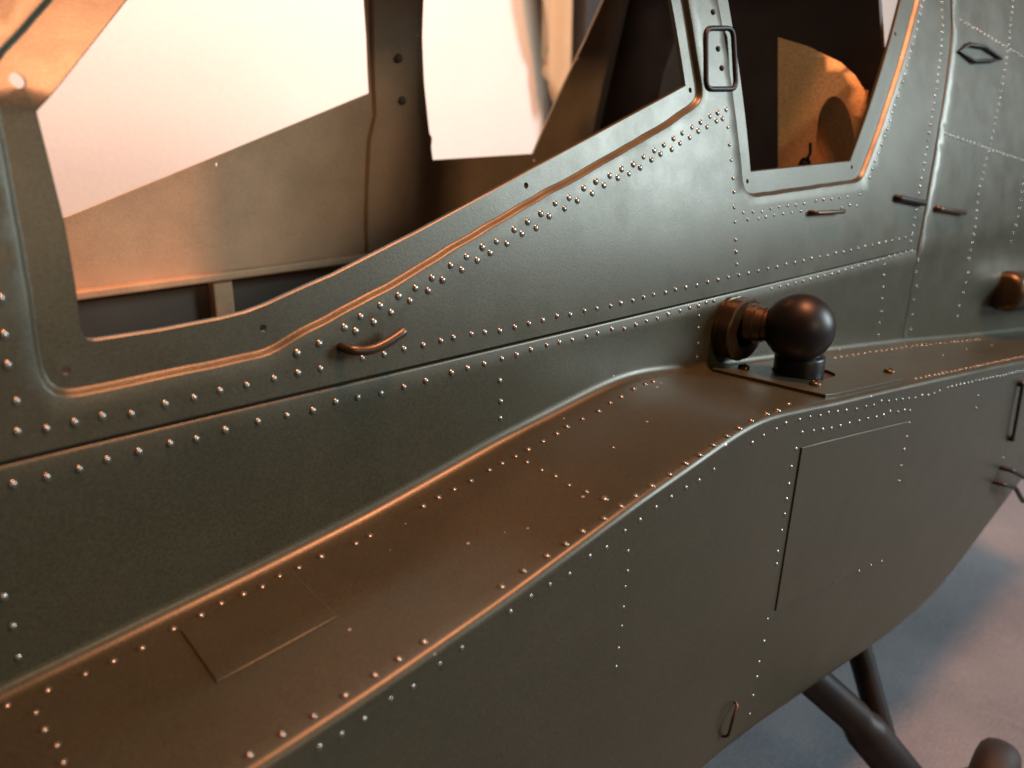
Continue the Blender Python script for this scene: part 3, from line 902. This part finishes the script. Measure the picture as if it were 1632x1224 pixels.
part_tube('wire_loop', round_path([pl_(213, -114, -1), pl_(214, -114, 6), pl_(240, -127, 10), pl_(256, -142, 10), pl_(246, -144, 9), pl_(226, -128, 7), pl_(208, -121, 5), pl_(207, -121, -1)], 3), 1.3, BLACKWIRE, False, 10, 'dark wire loop sticking out low on the aft end')
part_tube('vertical_rod', round_path([pl_(199, -60, -1), pl_(199, -60, 2), pl_(214, -96, 2), pl_(214, -96, -1)], 1.0), 0.9, BLACKWIRE)
for q in ((199, -60), (214, -96)):
    s2 = Sheet()
    lathe(s2, pl_(q[0], q[1], -0.2), (0, -1, 0), [(0, 1.8), (2.6, 1.7), (3.2, 1.0), (3.3, 0)], 12)
    s2.build('rod_end', BLACKWIRE, ROOT, True, 40)
part_tube('wire_hook', round_path([pl_(-41.5, -133.2, -1), pl_(-41.6, -133.4, 1.6), pl_(-45.6, -136.4, 2.6), pl_(-47, -145, 2.6), pl_(-46.6, -147, -1)], 2.4), 0.6, WIRE)

# ------------------------------------------------------------------ landing gear
sh = Sheet()
tube(sh, [(43, -10, -166), (81, -40, -212), (83, -42, -216), (85, -44, -219), (87, -45.5, -222), (118, -70, -270)], [8.6, 8.6, 8.8, 10.2, 10.4, 10.4], 20)
tube(sh, [(108, -64, -262), (146, -80, -262.6)], [6, 6], 14)
sh.build('landing_gear_leg', BLACKWIRE, ROOT, True, 40)
sh = Sheet()
tube(sh, [(104, -18, -170), (98, -50, -230)], [6.4, 6.2], 16)
sh.build('brace_strut', BLACKWIRE, ROOT, True, 40)
WC = Vector((148, -88, -265.0))
WH = bpy.data.objects.new('wheel', None)
link(WH, ROOT)
sh = Sheet()
lathe(sh, WC, (0.15, -1, 0), [(-10, 14), (-10.5, 18), (-9.5, 22), (-7, 25), (-3, 26.4), (0, 26.6), (3, 26.4), (7, 25), (9.5, 22), (10.5, 18), (10, 14)], 40)
sh.build('tyre', RUBBER, WH)
sh = Sheet()
lathe(sh, WC, (0.15, -1, 0), [(-9, 14.1), (-8, 12), (-8, 0)], 32)
lathe(sh, WC, (0.15, -1, 0), [(9, 14.1), (8, 12), (6, 6), (8, 5), (8, 0)], 32)
sh.build('rim', BLACKWIRE, WH, True, 40)

# ------------------------------------------------------------------ rivets
def normal_of(f, a, b):
    e = 0.6
    n_ = (f(a + e, b, 0) - f(a - e, b, 0)).cross(f(a, b + e, 0) - f(a, b - e, 0))
    if n_.dot(f(a, b, 1.0) - f(a, b, 0)) < 0:
        n_ = -n_
    return n_.normalized()

def rivet_mesh():
    v = [(0, 0, 0.46)]
    for r, z in ((0.50, 0.385), (0.84, 0.18), (1.0, -0.06)):
        v += [(r * math.cos(2 * math.pi * k / 8), r * math.sin(2 * math.pi * k / 8), z) for k in range(8)]
    f = [(0, 1 + k, 1 + (k + 1) % 8) for k in range(8)]
    for q in range(2):
        b = 1 + 8 * q
        f += [(b + k, b + 8 + k, b + 8 + (k + 1) % 8, b + (k + 1) % 8) for k in range(8)]
    return v, f

RV, RF = rivet_mesh()
rme = bpy.data.meshes.new('rivet')
rme.from_pydata([(a * MM, b * MM, c * MM) for a, b, c in RV], [], RF)
for p in rme.polygons:
    p.use_smooth = True
rme.materials.append(RIVET)

fU = lambda x, z, h: Vector((x, y_up(x, z) - h, z))
fV = lambda x, z, h: Vector((x, y_wall(x, z) - h, z))
fA = lambda x, z, h: Vector((x, y_aft(x, z) - h, z))
items = []
campos = Vector((-277.2, -186.4, 82.0))
for table, f, host in ((RIVETS_UPPER, fU, upper_skin), (RIVETS_BAND, fV, band), (RIVETS_SHELF, fS, shelf), (RIVETS_LOWER, fL, low_skin)):
    for rad, pts in table:
        for a, b in pts:
            ff, hh = f, host
            if f in (fU, fV) and a > (lap_x(b) if b > 8 else 157.2):
                ff, hh = fA, aft_skin
            a += random.uniform(-0.18, 0.18)
            b += random.uniform(-0.18, 0.18)
            h0 = 0.55 if (ff is fL and -20 < a < 60 and -99 < b < -46 and False) else 0.0
            p = ff(a, b, h0)
            r = rad * 1.36 * random.uniform(0.9, 1.1)
            n_ = normal_of(ff, a, b)
            n_ = (n_ + Vector((random.uniform(-.06, .06), random.uniform(-.06, .06), random.uniform(-.06, .06)))).normalized()
            items.append((r / (p - campos).length, p, n_, r, hh))
items.sort(key=lambda t: -t[0])
rest = {}
for i, (_, p, n_, r, hh) in enumerate(items):
    rot = n_.to_track_quat('Z', 'Y').to_matrix().to_4x4()
    mat = Matrix.Translation(p * MM) @ rot @ Matrix.Diagonal((r, r, r * random.uniform(0.85, 1.15), 1))
    if i < 300:
        o = bpy.data.objects.new('rivet', rme)
        COL.objects.link(o)
        o.parent = hh
        o.matrix_local = mat
    else:
        rest.setdefault('all', []).append(mat)
vv = []
fc = []
for mat in rest.get('all', []):
    b = len(vv)
    vv += [mat @ (Vector(q) * MM) for q in RV]
    fc += [[b + k for k in q] for q in RF]
o = obj('fine_rivets', vv, fc, RIVET, ROOT)
o['kind'] = 'stuff'
o['label'] = 'rows of fine rivets on the more distant skins'
